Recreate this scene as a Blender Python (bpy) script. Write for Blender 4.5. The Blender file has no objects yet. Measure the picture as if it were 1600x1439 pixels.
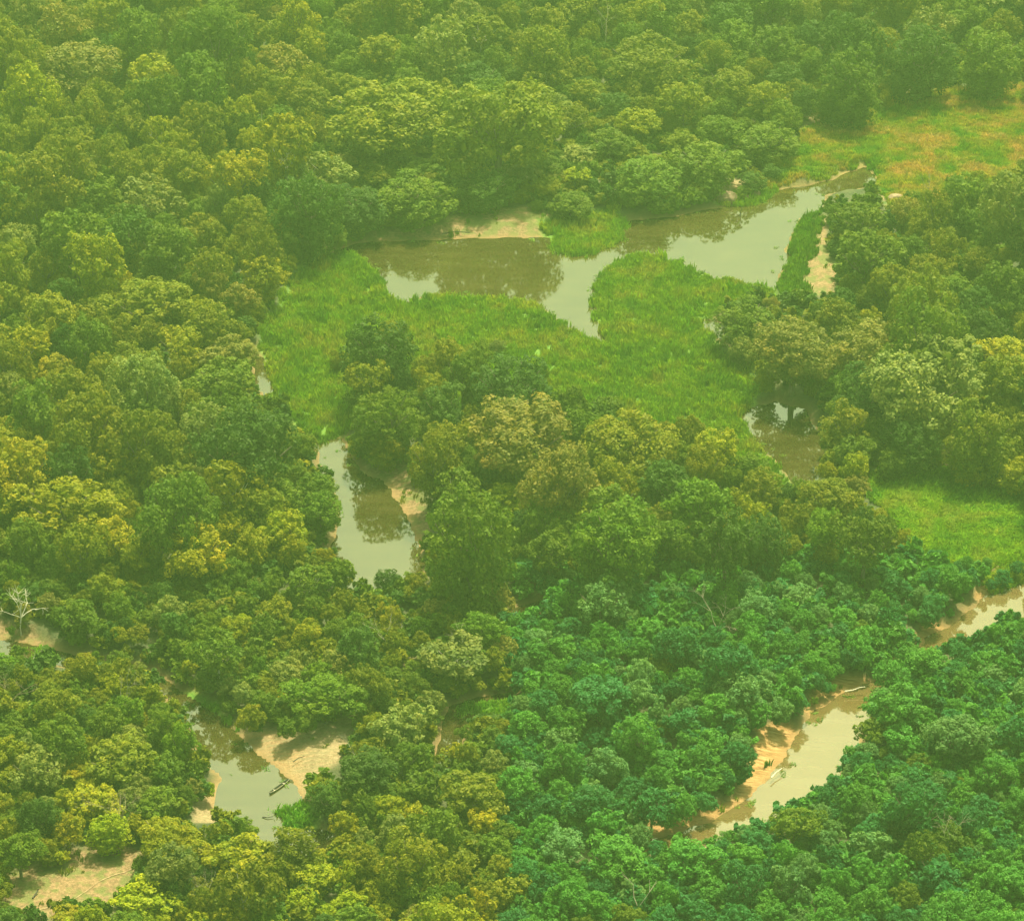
import bpy, math, random
import numpy as np
from mathutils import Vector, Matrix
R = math.radians
S = bpy.context.scene
C = S.collection
rng = np.random.default_rng(7)
random.seed(7)

# ------------------------------------------------------------------ camera, light, exposure
CAM_H, PITCH, FPX = 260.0, R(28.0), 4543.0       # metres, radians, focal length in photograph pixels
PW, PH = 1600.0, 1439.0
cam_d = bpy.data.cameras.new('camera')
cam = bpy.data.objects.new('camera', cam_d); C.objects.link(cam)
cam.location = (0, 0, CAM_H)
cam.rotation_euler = (R(90) - PITCH, 0, 0)
cam_d.sensor_fit = 'HORIZONTAL'; cam_d.sensor_width = 36.0
cam_d.lens = 36.0 * FPX / PW
cam_d.clip_start = 1.0; cam_d.clip_end = 20000
S.camera = cam

SUN_EL, SUN_AZ = R(65), R(22)                    # azimuth from +Y towards +X
W = bpy.data.worlds.new('World'); S.world = W; W.use_nodes = True
nt = W.node_tree; nt.nodes.clear()
sky = nt.nodes.new('ShaderNodeTexSky'); sky.sky_type = 'NISHITA'
sky.sun_disc = False; sky.sun_elevation = SUN_EL; sky.sun_rotation = SUN_AZ
sky.air_density = 1.2; sky.dust_density = 6.0; sky.ozone_density = 0.6
bg = nt.nodes.new('ShaderNodeBackground'); bg.inputs['Strength'].default_value = 0.15
out = nt.nodes.new('ShaderNodeOutputWorld')
warm = nt.nodes.new('ShaderNodeMix'); warm.data_type = 'RGBA'; warm.blend_type = 'MULTIPLY'
warm.inputs[0].default_value = 1.0; warm.inputs[7].default_value = (.92, 1.0, .54, 1)      # smoky, warm dry-season sky
nt.links.new(sky.outputs[0], warm.inputs[6]); nt.links.new(warm.outputs[2], bg.inputs['Color']); nt.links.new(bg.outputs[0], out.inputs['Surface'])
sun_d = bpy.data.lights.new('sun', 'SUN'); sun_d.energy = 4.6; sun_d.angle = R(3); sun_d.color = (1.0, 0.93, 0.64)
sun = bpy.data.objects.new('sun', sun_d); C.objects.link(sun)
sv = Vector((math.sin(SUN_AZ) * math.cos(SUN_EL), math.cos(SUN_AZ) * math.cos(SUN_EL), math.sin(SUN_EL)))
sun.rotation_euler = sv.to_track_quat('Z', 'Y').to_euler()
S.view_settings.view_transform = 'Standard'; S.view_settings.look = 'None'
S.view_settings.gamma = 1.0; S.view_settings.exposure = 0.95
S.view_settings.use_curve_mapping = False
cy = S.cycles
cy.max_bounces = 5; cy.diffuse_bounces = 3; cy.glossy_bounces = 2; cy.transmission_bounces = 2
cy.volume_bounces = 1; cy.transparent_max_bounces = 4
cy.use_adaptive_sampling = True; cy.adaptive_threshold = 0.02
HAZE_DENSITY = 0.00020
HAZE_COLOR = (0.54, 0.90, 0.40, 1)

# ------------------------------------------------------------------ photograph pixel <-> world
cp, sp = math.cos(PITCH), math.sin(PITCH)
def ground(px, py, z=0.0):
    px = np.asarray(px, float); py = np.asarray(py, float)
    a = (px - PW / 2) / FPX; b = (PH / 2 - py) / FPX
    dy = cp + b * sp; dz = -sp + b * cp
    t = (z - CAM_H) / dz
    return a * t, dy * t, t                      # t = depth along the optical axis
def project(x, y, z):
    yy = y; zz = z - CAM_H
    dep = yy * cp - zz * sp
    u = yy * sp + zz * cp
    return PW / 2 + FPX * x / dep, PH / 2 - FPX * u / dep, dep

def inside(px, py, poly):
    px = np.asarray(px, float); py = np.asarray(py, float)
    r = np.zeros(px.shape, bool); n = len(poly)
    for i in range(n):
        x0, y0 = poly[i]; x1, y1 = poly[(i + 1) % n]
        if y0 == y1: continue
        c = ((y0 > py) != (y1 > py)) & (px < (x1 - x0) * (py - y0) / (y1 - y0) + x0)
        r ^= c
    return r
def edge_dist(x, y, poly):
    d = np.full(x.shape, 1e9); n = len(poly)
    for i in range(n):
        ax, ay = poly[i]; bx, by = poly[(i + 1) % n]
        vx, vy = bx - ax, by - ay
        t = np.clip(((x - ax) * vx + (y - ay) * vy) / (vx * vx + vy * vy + 1e-9), 0, 1)
        d = np.minimum(d, (x - ax - t * vx) ** 2 + (y - ay - t * vy) ** 2)
    return np.sqrt(d)
def sdf(x, y, polys):                             # negative inside, metres
    d = np.full(x.shape, 1e9)
    for p in polys:
        gx, gy, _ = ground([q[0] for q in p], [q[1] for q in p])
        w = list(zip(gx, gy))
        e = edge_dist(x, y, w); e[inside(x, y, w)] *= -1
        d = np.minimum(d, e)
    return d

# ------------------------------------------------------------------ plan of the land, traced on the photograph
WATER = [
 [(520,392),(560,380),(640,376),(720,374),(790,372),(850,372),(900,360),(985,345),(1060,338),(1120,325),(1180,316),(1215,297),(1262,291),(1300,281),
  (1330,268),(1352,262),(1370,277),(1366,292),(1330,297),(1288,306),(1282,332),(1250,342),(1236,370),(1225,395),(1238,402),(1218,425),
  (1212,452),(1180,447),(1140,437),(1110,434),(1060,410),(1010,400),(985,402),(955,418),(934,445),(928,475),(933,505),(946,528),
  (956,542),(925,532),(882,512),(852,484),(822,470),(780,466),(720,463),(660,463),(628,475),(600,462),(592,430),(556,402)],
 [(1148,652),(1165,640),(1210,628),(1258,640),(1288,690),(1292,756),(1260,775),(1238,752),(1212,720),(1180,692)],
 [(1088,505),(1112,500),(1150,512),(1150,535),(1115,528)],
 [(497,692),(515,680),(530,685),(547,712),(572,745),(592,748),(612,775),(632,803),(646,835),(662,880),(650,930),(560,940),(512,880),(528,820),(530,780),(500,740)],
 [(398,545),(412,560),(428,600),(440,625),(425,640),(398,600)],
 [(455,665),(478,672),(500,700),(470,700)],
 # winding river of the near left
 [(-60,996),(0,1000),(60,1010),(130,1028),(190,1040),(240,1048),(285,1080),(332,1106),(365,1140),(400,1180),(430,1200),(452,1222),(472,1252),
  (440,1272),(445,1290),(520,1298),(525,1335),(480,1350),(400,1335),(395,1300),(370,1285),(340,1262),(345,1215),(318,1190),(300,1150),(285,1112),(250,1085),(205,1068),(150,1052),(50,1030),(-60,1030)],
 [(700,1103),(740,1092),(800,1082),(810,1120),(730,1135),(690,1215),(678,1200)],
 # brown river of the near right
 [(990,1318),(1060,1300),(1120,1281),(1165,1251),(1205,1211),(1230,1181),(1246,1150),(1266,1116),(1310,1090),(1365,1066),(1440,1008),(1446,998),(1480,981),(1512,955),
  (1545,931),(1600,913),(1660,900),(1660,950),(1600,962),(1560,985),(1520,1005),(1460,1022),(1415,1052),(1375,1092),(1342,1148),(1330,1185),(1300,1232),(1262,1262),(1205,1290),(1150,1310),(1080,1328),(1010,1335)],
 [(790,968),(815,945),(848,936),(840,962),(818,975),(800,985)],
]
MARSH = [
 [(425,500),(440,465),(470,425),(510,398),(555,402),(592,432),(600,462),(628,476),(700,464),(780,467),(822,471),(852,485),(882,513),(925,533),(956,543),
  (945,526),(933,503),(929,475),(935,445),(957,417),(985,402),(1010,400),(1062,411),(1112,436),(1182,448),(1214,453),(1216,480),(1090,500),
  (1120,540),(1165,575),(1200,615),(1165,645),(1150,656),(1182,697),(1222,738),(1260,790),(1190,790),(1060,700),(860,690),(640,640),(580,600),(560,640),(545,680),
  (505,690),(470,680),(440,640),(428,600),(412,560),(398,545)],
 [(842,352),(900,335),(960,335),(985,348),(975,378),(930,398),(895,404),(862,390)],
 [(1115,320),(1160,300),(1215,296),(1205,312),(1160,326)],
 [(260,1075),(300,1084),(345,1106),(372,1142),(352,1128),(310,1100),(268,1082)],
 [(50,1018),(95,1024),(105,1034),(60,1032)],
 [(428,1268),(470,1256),(500,1275),(495,1300),(450,1300)],
 [(716,1100),(800,1090),(800,1125),(712,1118)],
]
SHORE = [[(1212,452),(1226,430),(1222,400),(1238,370),(1262,335),(1285,335),(1275,380),(1265,420),(1255,470),(1225,480)]]
SAND = [
 [(520,392),(560,380),(620,364),(700,350),(770,338),(850,336),(868,352),(850,374),(780,376),(700,377),(600,381)],
 [(1262,470),(1258,430),(1268,390),(1272,345),(1290,350),(1292,395),(1310,430),(1300,475)],
 [(572,745),(600,728),(632,730),(645,765),(668,800),(672,850),(655,860),(640,812),(610,775)],
 [(1138,655),(1150,638),(1168,636),(1166,650),(1155,668)],
 [(1110,555),(1125,530),(1160,530),(1160,570),(1130,575)],
 [(1258,195),(1290,180),(1340,200),(1345,225),(1280,225)],
 [(1380,322),(1390,300),(1412,300),(1412,322)],
 [(1100,315),(1115,288),(1145,290),(1185,292),(1185,312),(1140,322)],
 [(510,610),(530,600),(545,640),(525,660)],
 [(1400,725),(1430,700),(1500,715),(1510,740),(1430,742)],
 [(375,1150),(400,1140),(450,1150),(510,1140),(560,1128),(572,1150),(535,1190),(510,1215),(490,1245),(472,1262),(452,1222),(430,1200),(400,1180)],
 [(345,1210),(362,1235),(366,1262),(345,1290),(310,1290),(300,1268),(330,1245)],
 [(-40,975),(0,980),(60,992),(75,1010),(0,1002),(-40,1000)],
 [(-40,1395),(40,1370),(110,1340),(190,1325),(225,1345),(225,1400),(170,1439),(60,1450),(-40,1450)],
 [(560,1090),(640,1040),(660,1045),(640,1070),(580,1110)],
 [(1182,1150),(1222,1130),(1248,1148),(1240,1170),(1210,1215),(1165,1255),(1120,1285),(1060,1304),(990,1320),(990,1300),(1090,1278),(1150,1250),(1178,1205)],
 [(1258,1120),(1270,1085),(1300,1062),(1345,1062),(1365,1066),(1310,1090),(1280,1112)],
 [(1436,1000),(1440,985),(1470,975),(1482,980),(1447,999)],
 [(1525,935),(1540,905),(1610,880),(1660,880),(1660,905),(1600,914),(1560,930)],
 [(820,945),(845,925),(860,935),(845,942)],
 [(1308,1200),(1318,1160),(1345,1150),(1350,1175),(1325,1200)],
]
GRASS = [
 [(1175,300),(1200,270),(1245,240),(1256,205),(1330,198),(1395,160),(1480,150),(1600,140),(1720,135),(1720,300),(1560,340),(1440,360),(1380,330),(1368,290),(1350,262),(1290,282),(1215,296)],
 [(1345,748),(1420,738),(1520,745),(1600,770),(1700,800),(1700,960),(1600,935),(1500,900),(1430,870),(1370,800)],
]
SH = lambda p, d: [(x, y + d) for x, y in p]
# what the photograph leaves open to view: no crown may stand in front of it
CLEAR = [
 [(540,392),(600,382),(700,352),(770,342),(850,342),(870,350),(930,345),(985,350),(1060,342),(1120,320),(1180,310),(1215,290),(1250,250),(1262,210),(1330,208),(1400,168),(1600,158),
  (1600,250),(1500,262),(1430,290),(1372,320),(1368,296),(1285,312),(1278,345),(1296,400),(1302,440),(1290,462),(1262,462),(1210,462),(1170,452),(1110,455),(1090,480),(1092,500),(1120,535),(1150,575),(1172,615),(1168,640),(1230,645),
  (1280,690),(1262,745),(1240,745),(1212,720),(1182,695),(1140,652),(1060,640),(1000,622),(930,610),(875,600),(870,560),(830,530),(740,508),(670,512),(620,480),(560,478),(540,500),(505,515),(500,560),(525,600),(530,650),
  (505,680),(470,672),(440,620),(408,570),(420,500),(470,422),(510,398)],
 [(500,705),(515,684),(530,688),(547,715),(572,750),(600,742),(628,738),(650,790),(662,830),(650,850),(600,862),(532,862),(540,815),(552,780),(540,755),(512,738)],
 [(1365,758),(1480,752),(1600,790),(1600,860),(1500,865),(1440,840),(1390,800)],
 [(0,1000),(60,1012),(120,1030),(60,1022),(0,1012)],
 [(225,1050),(285,1082),(332,1108),(368,1142),(400,1160),(450,1170),(515,1148),(552,1142),(530,1170),(505,1200),(478,1222),(472,1246),(435,1268),(420,1292),(400,1268),(378,1254),(335,1272),(322,1262),(345,1235),(332,1205),(324,1160),(302,1112),(262,1078)],
 [(20,1405),(60,1378),(120,1350),(195,1342),(205,1375),(160,1402),(80,1415)],
 [(704,1106),(735,1093),(785,1086),(785,1116),(728,1122)], [(676,1196),(690,1180),(698,1192),(686,1206)],
 [(1015,1308),(1060,1300),(1100,1282),(1152,1254),(1180,1207),(1192,1152),(1225,1142),(1245,1145),(1266,1114),(1310,1088),(1360,1072),(1348,1100),(1322,1132),(1316,1160),(1308,1188),(1280,1218),(1250,1242),(1200,1262),(1150,1283),(1080,1303)],
 [(1446,1004),(1480,985),(1512,958),(1545,932),(1600,912),(1600,938),(1570,958),(1540,975),(1500,996)],
 [(812,962),(822,946),(845,940),(835,958)],
]
MX, MY, MS = 400, 300, 4                          # clear-mask raster (quarter resolution with margins)
mw, mh = int((PW + 2 * MX) / MS), int((PH + 2 * MY) / MS)
gxm, gym = np.meshgrid((np.arange(mw) + .5) * MS - MX, (np.arange(mh) + .5) * MS - MY)
clear = np.zeros((mh, mw), bool)
for p in CLEAR: clear |= inside(gxm, gym, p)
cl2 = clear.copy()
for dx, dy in ((1, 0), (-1, 0), (0, 1), (0, -1)): cl2 |= np.roll(np.roll(clear, dx, 1), dy, 0)
clear = cl2
def covers_clear(cx, cyy, hw, hh):
    x0, x1 = int((cx - hw + MX) / MS), int((cx + hw + MX) / MS) + 1
    y0, y1 = int((cyy - hh + MY) / MS), int((cyy + hh + MY) / MS) + 1
    x0, y0 = max(x0, 0), max(y0, 0); x1, y1 = min(x1, mw), min(y1, mh)
    if x1 <= x0 or y1 <= y0: return 0.0
    sub = clear[y0:y1, x0:x1]
    if not sub.any(): return 0.0
    e = ((gxm[y0:y1, x0:x1] - cx) / hw) ** 2 + ((gym[y0:y1, x0:x1] - cyy) / hh) ** 2 < 1
    return (sub & e).sum() / max(1, e.sum())

# ------------------------------------------------------------------ node helpers
def new_mat(name):
    m = bpy.data.materials.new(name); m.use_nodes = True
    m.node_tree.nodes.clear(); return m, m.node_tree
def N(t, k, **kw):
    n = t.nodes.new(k)
    for a, b in kw.items():
        if a in n.inputs.keys(): n.inputs[a].default_value = b
        else: setattr(n, a, b)
    return n
def L(t, a, b): t.links.new(a, b)
def ramp(t, fac, stops):
    n = t.nodes.new('ShaderNodeValToRGB'); cr = n.color_ramp
    while len(cr.elements) < len(stops): cr.elements.new(0.5)
    for e, (p, c) in zip(cr.elements, stops): e.position = p; e.color = (*c, 1) if len(c) == 3 else c
    L(t, fac, n.inputs[0]); return n.outputs[0]
def mixc(t, fac, a, b, mode='MIX'):
    n = t.nodes.new('ShaderNodeMix'); n.data_type = 'RGBA'; n.blend_type = mode
    for sock, v in ((n.inputs[0], fac), (n.inputs[6], a), (n.inputs[7], b)):
        if isinstance(v, (int, float)): sock.default_value = v
        elif isinstance(v, tuple): sock.default_value = (*v, 1) if len(v) == 3 else v
        else: L(t, v, sock)
    return n.outputs[2]
def noise(t, vec, scale, detail=3, rough=.55):
    n = N(t, 'ShaderNodeTexNoise'); n.inputs['Scale'].default_value = scale
    n.inputs['Detail'].default_value = detail; n.inputs['Roughness'].default_value = rough
    L(t, vec, n.inputs['Vector']); return n.outputs[0]

# leaves: tint of the tree, varied leaf by leaf and clump by clump
def leaf_material(name, transl=.30, rough=.55):
    m, t = new_mat(name)
    tint = N(t, 'ShaderNodeAttribute', attribute_type='INSTANCER', attribute_name='tint')
    lv = N(t, 'ShaderNodeAttribute', attribute_type='GEOMETRY', attribute_name='leafvar')
    geo = N(t, 'ShaderNodeNewGeometry')
    big = noise(t, geo.outputs['Position'], .22, 2)
    sep = N(t, 'ShaderNodeSeparateColor'); L(t, lv.outputs['Color'], sep.inputs[0])
    v = ramp(t, sep.outputs[0], [(0, (.62, .66, .60)), (.5, (1, 1, 1)), (1, (1.45, 1.32, 1.25))])
    c = mixc(t, 1.0, tint.outputs['Color'], v, 'MULTIPLY')
    v2 = ramp(t, sep.outputs[1], [(0, (.80, .92, .95)), (1, (1.22, 1.08, .95))])
    c = mixc(t, 1.0, c, v2, 'MULTIPLY')
    v3 = ramp(t, big, [(.30, (.84, .93, 1.0)), (.70, (1.16, 1.06, .95))])
    c = mixc(t, 1.0, c, v3, 'MULTIPLY')
    d = N(t, 'ShaderNodeBsdfPrincipled'); L(t, c, d.inputs['Base Color']); d.inputs['Roughness'].default_value = rough
    d.inputs['Specular IOR Level'].default_value = .12
    tr = N(t, 'ShaderNodeBsdfTranslucent'); c2 = mixc(t, 1.0, c, (1.25, 1.35, .55), 'MULTIPLY'); L(t, c2, tr.inputs['Color'])
    mx = N(t, 'ShaderNodeMixShader'); mx.inputs[0].default_value = transl
    L(t, d.outputs[0], mx.inputs[1]); L(t, tr.outputs[0], mx.inputs[2])
    o = N(t, 'ShaderNodeOutputMaterial'); L(t, mx.outputs[0], o.inputs[0]); return m
LEAF = leaf_material('leaves')
def bark_material(name, a, b):
    m, t = new_mat(name); tc = N(t, 'ShaderNodeTexCoord')
    mp = N(t, 'ShaderNodeMapping'); mp.inputs['Scale'].default_value = (3, 3, .6); L(t, tc.outputs['Object'], mp.inputs[0])
    c = ramp(t, noise(t, mp.outputs[0], 1.5, 5), [(.3, a), (.7, b)])
    d = N(t, 'ShaderNodeBsdfPrincipled'); L(t, c, d.inputs['Base Color']); d.inputs['Roughness'].default_value = .85
    o = N(t, 'ShaderNodeOutputMaterial'); L(t, d.outputs[0], o.inputs[0]); return m
BARK = bark_material('bark', (.10, .08, .05), (.22, .18, .13))
GREY_BARK = bark_material('weathered_bark', (.20, .18, .13), (.36, .32, .24))
PALE_BARK = bark_material('pale_bark', (.42, .38, .30), (.66, .61, .50))

# ------------------------------------------------------------------ mesh helpers
def mesh_from(name, verts, faces, mats, face_mat=None, leafvar=None, smooth=False):
    me = bpy.data.meshes.new(name)
    me.from_pydata([tuple(v) for v in verts], [], [tuple(int(i) for i in f) for f in faces])
    for m in mats: me.materials.append(m)
    if face_mat is not None: me.polygons.foreach_set('material_index', face_mat)
    if leafvar is not None:
        a = me.attributes.new('leafvar', 'FLOAT_COLOR', 'FACE')
        col = np.ones((len(faces), 4), np.float32); col[:, :2] = leafvar; a.data.foreach_set('color', col.ravel())
    if smooth: me.polygons.foreach_set('use_smooth', [True] * len(faces))
    me.update(); return me
def unit(n):
    v = rng.normal(size=(n, 3)); return v / np.linalg.norm(v, axis=1, keepdims=True)
def leaf_quads(pos, nrm, size, elong=1.5):
    """bent lozenges: one per leaf spray"""
    n = len(pos); r = unit(n)
    t = np.cross(nrm, r); t /= np.linalg.norm(t, axis=1, keepdims=True) + 1e-9
    b = np.cross(nrm, t)
    s = size[:, None]
    a = pos - t * s * elong * .5; c = pos + t * s * elong * .5 - nrm * s * .18
    bb = pos + b * s * .45 - nrm * s * .05; d = pos - b * s * .45 - nrm * s * .05
    V = np.stack([a, bb, c, d], 1).reshape(-1, 3)
    F = np.arange(n * 4).reshape(-1, 4)
    return V, F
def ico(center, rad, scale=(1, 1, 1)):
    t = (1 + 5 ** .5) / 2
    v = np.array([(-1, t, 0), (1, t, 0), (-1, -t, 0), (1, -t, 0), (0, -1, t), (0, 1, t), (0, -1, -t), (0, 1, -t), (t, 0, -1), (t, 0, 1), (-t, 0, -1), (-t, 0, 1)], float)
    v /= np.linalg.norm(v[0]); v *= 1 + rng.uniform(-.12, .12, (12, 1))
    f = [(0, 11, 5), (0, 5, 1), (0, 1, 7), (0, 7, 10), (0, 10, 11), (1, 5, 9), (5, 11, 4), (11, 10, 2), (10, 7, 6), (7, 1, 8), (3, 9, 4), (3, 4, 2), (3, 2, 6), (3, 6, 8), (3, 8, 9), (4, 9, 5), (2, 4, 11), (6, 2, 10), (8, 6, 7), (9, 8, 1)]
    return v * rad * np.array(scale) + center, np.array(f)
def tube(path, radii, sides=6):
    V, F = [], []
    path = [Vector(p) for p in path]
    for i, p in enumerate(path):
        d = (path[min(i + 1, len(path) - 1)] - path[max(i - 1, 0)]).normalized()
        q = d.to_track_quat('Z', 'Y')
        for k in range(sides):
            a = 2 * math.pi * k / sides
            V.append(p + q @ Vector((math.cos(a) * radii[i], math.sin(a) * radii[i], 0)))
    for i in range(len(path) - 1):
        for k in range(sides):
            a, b = i * sides + k, i * sides + (k + 1) % sides
            F.append((a, b, b + sides, a + sides))
    F.append(tuple(range(sides))[::-1]); F.append(tuple(range((len(path) - 1) * sides, len(path) * sides)))
    return V, F
def join_parts(parts):
    V, F, o = [], [], 0
    for v, f in parts:
        V += [tuple(x) for x in v]; F += [tuple(int(i) + o for i in q) for q in f]; o += len(v)
    return V, F

# nominal tree: crown 12 m wide; every template is stretched to the tree it stands for
def crown_mesh(name, Wd=12., Ht=12., z0=.22, nl=11, nsub=13, nleaf=22, leaf=.42, flat=.5, low=-.15, core=True, spread=.62, asym=.38):
    Rr = Wd / 2; Hc = Ht * (1 - z0); zc = Ht * z0 + Hc * .48
    lob = []
    k = 0
    golden = math.pi * (3 - 5 ** .5)
    for i in range(nl):
        u = low + (1 - low) * (i + .5) / nl
        u = min(.98, u + rng.uniform(-.08, .08))
        a = i * golden * 1.0 + rng.uniform(-.5, .5)
        rr = math.sqrt(max(0, 1 - u * u))
        k = spread * rng.uniform(1 - asym, 1 + asym * .5)
        p = np.array((math.cos(a) * rr * Rr * k, math.sin(a) * rr * Rr * k, zc + u * Hc * .5 * (.62 + .2 * rng.random()) ))
        if rng.random() < .18 and u > -.1: p = p * np.array((1.2, 1.2, 1.06))
        lob.append((p, Rr * rng.uniform(.22, .44)))
    lob.append((np.array((0, 0, zc - .1 * Hc)), Rr * .5))
    P, Nn, lv = [], [], []
    lc = np.array([l[0] for l in lob]); lr = np.array([l[1] for l in lob])
    for li, (c, r) in enumerate(lob):
        lobv = rng.uniform(0, 1)
        n = int(nsub * (r / (Rr * .35)) ** 2)
        dirs = unit(n * 2); dirs[:, 2] = dirs[:, 2] * .9 + .12; dirs = dirs[:n]
        dirs /= np.linalg.norm(dirs, axis=1, keepdims=True)
        for d in dirs:
            cc = c + d * r * np.array((1, 1, flat + .35)) * rng.uniform(.75, 1.0)
            if cc[2] < .3: continue
            sr = r * rng.uniform(.26, .46)
            q = unit(nleaf); q[:, 2] = q[:, 2] * .8 + .25; q /= np.linalg.norm(q, axis=1, keepdims=True)
            q += d * .5; q /= np.linalg.norm(q, axis=1, keepdims=True)
            pts = cc + q * sr * rng.uniform(.75, 1.15, (len(q), 1))
            dist = np.linalg.norm(pts[:, None, :] - lc[None], axis=2) / lr[None]
            dist[:, li] = 9
            keep = dist.min(1) > .80
            pts = pts[keep]; q = q[keep]
            nn = q * .7 + unit(len(q)) * .55 + np.array((0, 0, .35)) if len(q) else q
            P.append(pts); Nn.append(nn)
            sv_ = rng.uniform(0, 1)
            lv.append(np.stack([np.clip(rng.normal(.5, .22, len(q)), 0, 1), np.full(len(q), .5 * lobv + .5 * sv_)], 1))
    P = np.concatenate(P); Nn = np.concatenate(Nn); lv = np.concatenate(lv)
    Nn /= np.linalg.norm(Nn, axis=1, keepdims=True) + 1e-9
    V, F = leaf_quads(P, Nn, leaf * rng.uniform(.6, 1.35, len(P)))
    V = list(V); F = [tuple(f) for f in F]; lv = list(lv)
    if core:
        for c, r in lob:
            nq = int(46 * (r / (Rr * .35)) ** 2); pc = c + unit(nq) * r * (rng.uniform(.15, .72, (nq, 1))) * np.array((1, 1, flat + .35))
            v, f = leaf_quads(pc, unit(nq), rng.uniform(.7, 1.1, nq) * r * .30); o = len(V)      # inner foliage that closes the crown
            V += list(v); F += [tuple(q + o) for q in f]; lv += [np.array((rng.uniform(.2, .6), rng.uniform(.2, .7))) for _ in range(nq)]
    V = np.array(V); hw_ = np.percentile(np.hypot(V[:, 0], V[:, 1]), 97); V[:, :2] *= Rr / hw_; V[:, 2] *= Ht / np.percentile(V[:, 2], 99.5)
    return mesh_from(name, V, F, [LEAF], leafvar=np.array(lv))
def trunk_mesh(name, Wd=12., Ht=12., mat=BARK, n=6, r0=.34, reach=.36):
    parts = []; lean = rng.uniform(-.6, .6, 2); hf = Ht * .42
    top = (lean[0], lean[1], hf)
    parts.append(tube([(0, 0, -1.2), (lean[0] * .3, lean[1] * .3, hf * .4), top], [r0 * 1.3, r0, r0 * .75], 7))
    for i in range(n):
        a = 2 * math.pi * i / n + rng.uniform(-.3, .3); rr = Wd * reach * rng.uniform(.8, 1.1)
        e = (lean[0] + math.cos(a) * rr, lean[1] + math.sin(a) * rr, Ht * rng.uniform(.70, .84))
        m_ = ((top[0] * .5 + e[0] * .5), (top[1] * .5 + e[1] * .5), hf + (e[2] - hf) * .35)
        parts.append(tube([top, m_, e], [r0 * .6, r0 * .4, r0 * .15], 5))
        for k in range(2):
            g = (m_[0] + rng.uniform(-2, 2), m_[1] + rng.uniform(-2, 2), m_[2] + rng.uniform(1.6, 3.2))
            parts.append(tube([m_, g], [r0 * .32, r0 * .1], 4))
    V, F = join_parts(parts); return mesh_from(name, V, F, [mat])
def bare_mesh(name, Wd, Ht, depth=4, r0=.3, mat=None, spread=.75, first=3):
    mat = mat or PALE_BARK
    parts = []
    def grow(p, d, ln, r, lev):
        mid = p + d * ln * .5 + Vector(rng.uniform(-.08, .08, 3)) * ln
        e = p + d * ln
        parts.append(tube([p, mid, e], [r, r * .82, r * .62], 5 if lev < 2 else 4))
        if lev >= depth: return
        for _ in range(first if lev == 0 else (3 if rng.random() < .45 else 2)):
            nd = (d + Vector(rng.normal(0, spread, 3)) * Vector((1, 1, .55)) + Vector((0, 0, .12))).normalized()
            grow(e, nd, ln * rng.uniform(.55, .8), r * .60, lev + 1)
    grow(Vector((0, 0, -1)), Vector((.05, .05, 1)).normalized(), Ht * .42 + 1, r0, 0)
    V, F = join_parts(parts); return mesh_from(name, V, F, [mat])

print('templates')
BIG = [crown_mesh('crown', nl=rng.integers(10, 15), z0=rng.uniform(.15, .3), low=rng.uniform(-.25, .0), spread=rng.uniform(.58, .72), flat=rng.uniform(.35, .65), nleaf=34, leaf=.36) for _ in range(9)]
DRAPED = [crown_mesh('crown', Ht=14, nl=rng.integers(15, 19), z0=.02, low=-.95, spread=rng.uniform(.55, .66), flat=.7, nleaf=31, leaf=.37) for _ in range(4)]
SMALL = [crown_mesh('crown', nl=rng.integers(7, 10), z0=.1, low=-.3, spread=rng.uniform(.58, .70), nsub=12, nleaf=26, leaf=.58, flat=rng.uniform(.45, .7)) for _ in range(8)]
COARSE = [crown_mesh('crown', nl=rng.integers(10, 14), z0=.12, low=-.3, spread=.66, nsub=13, nleaf=32, leaf=.43, flat=rng.uniform(.4, .65)) for _ in range(6)]
AIRY = [crown_mesh('crown', nl=15, z0=.3, low=-.15, spread=.72, nsub=17, nleaf=22, leaf=.5, flat=.35, core=False) for _ in range(4)]
TRUNKS = [trunk_mesh('trunk') for _ in range(4)]
PALE_TRUNKS = [trunk_mesh('trunk', mat=PALE_BARK, n=7, r0=.24, reach=.30) for _ in range(2)]
FINE = [crown_mesh('crown', nl=20, z0=rng.uniform(.1, .2), low=rng.uniform(-.4, -.1), spread=.74, flat=.5, nsub=16, nleaf=40, leaf=.29) for _ in range(4)]
DRAPED_FINE = [crown_mesh('crown', nl=24, z0=.02, low=-.95, spread=.66, flat=.7, nsub=15, nleaf=34, leaf=.30) for _ in range(2)]
TEMPL = BIG + DRAPED + SMALL + COARSE + AIRY + FINE + DRAPED_FINE
KIND = {'big': (0, 9), 'draped': (9, 13), 'small': (13, 21), 'coarse': (21, 27), 'airy': (27, 31), 'fine': (31, 35)}
NOMH = [12.] * 9 + [14.] * 4 + [12.] * 24
print('leaf faces', [len(m.polygons) for m in TEMPL])

# ------------------------------------------------------------------ terrain
xs = np.concatenate([-np.geomspace(2500, 160, 14), np.arange(-152, 152.5, .8), np.geomspace(160, 2500, 14)])
ys = np.concatenate([-np.geomspace(1500, 50, 8), np.linspace(0, 300, 8), np.arange(322, 792, .8), np.geomspace(800, 3500, 16)])
X, Y = np.meshgrid(xs, ys)
def vnoise(x, y, s, seed):
    r = np.random.default_rng(seed); g = r.random((64, 64))
    u = (x / s) % 64; v = (y / s) % 64
    i = np.floor(u).astype(int); j = np.floor(v).astype(int); a = u - i; b = v - j
    a = a * a * (3 - 2 * a); b = b * b * (3 - 2 * b)
    i2 = (i + 1) % 64; j2 = (j + 1) % 64; i %= 64; j %= 64
    return (g[j, i] * (1 - a) + g[j, i2] * a) * (1 - b) + (g[j2, i] * (1 - a) + g[j2, i2] * a) * b
def smooth(t): t = np.clip(t, 0, 1); return t * t * (3 - 2 * t)
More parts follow.
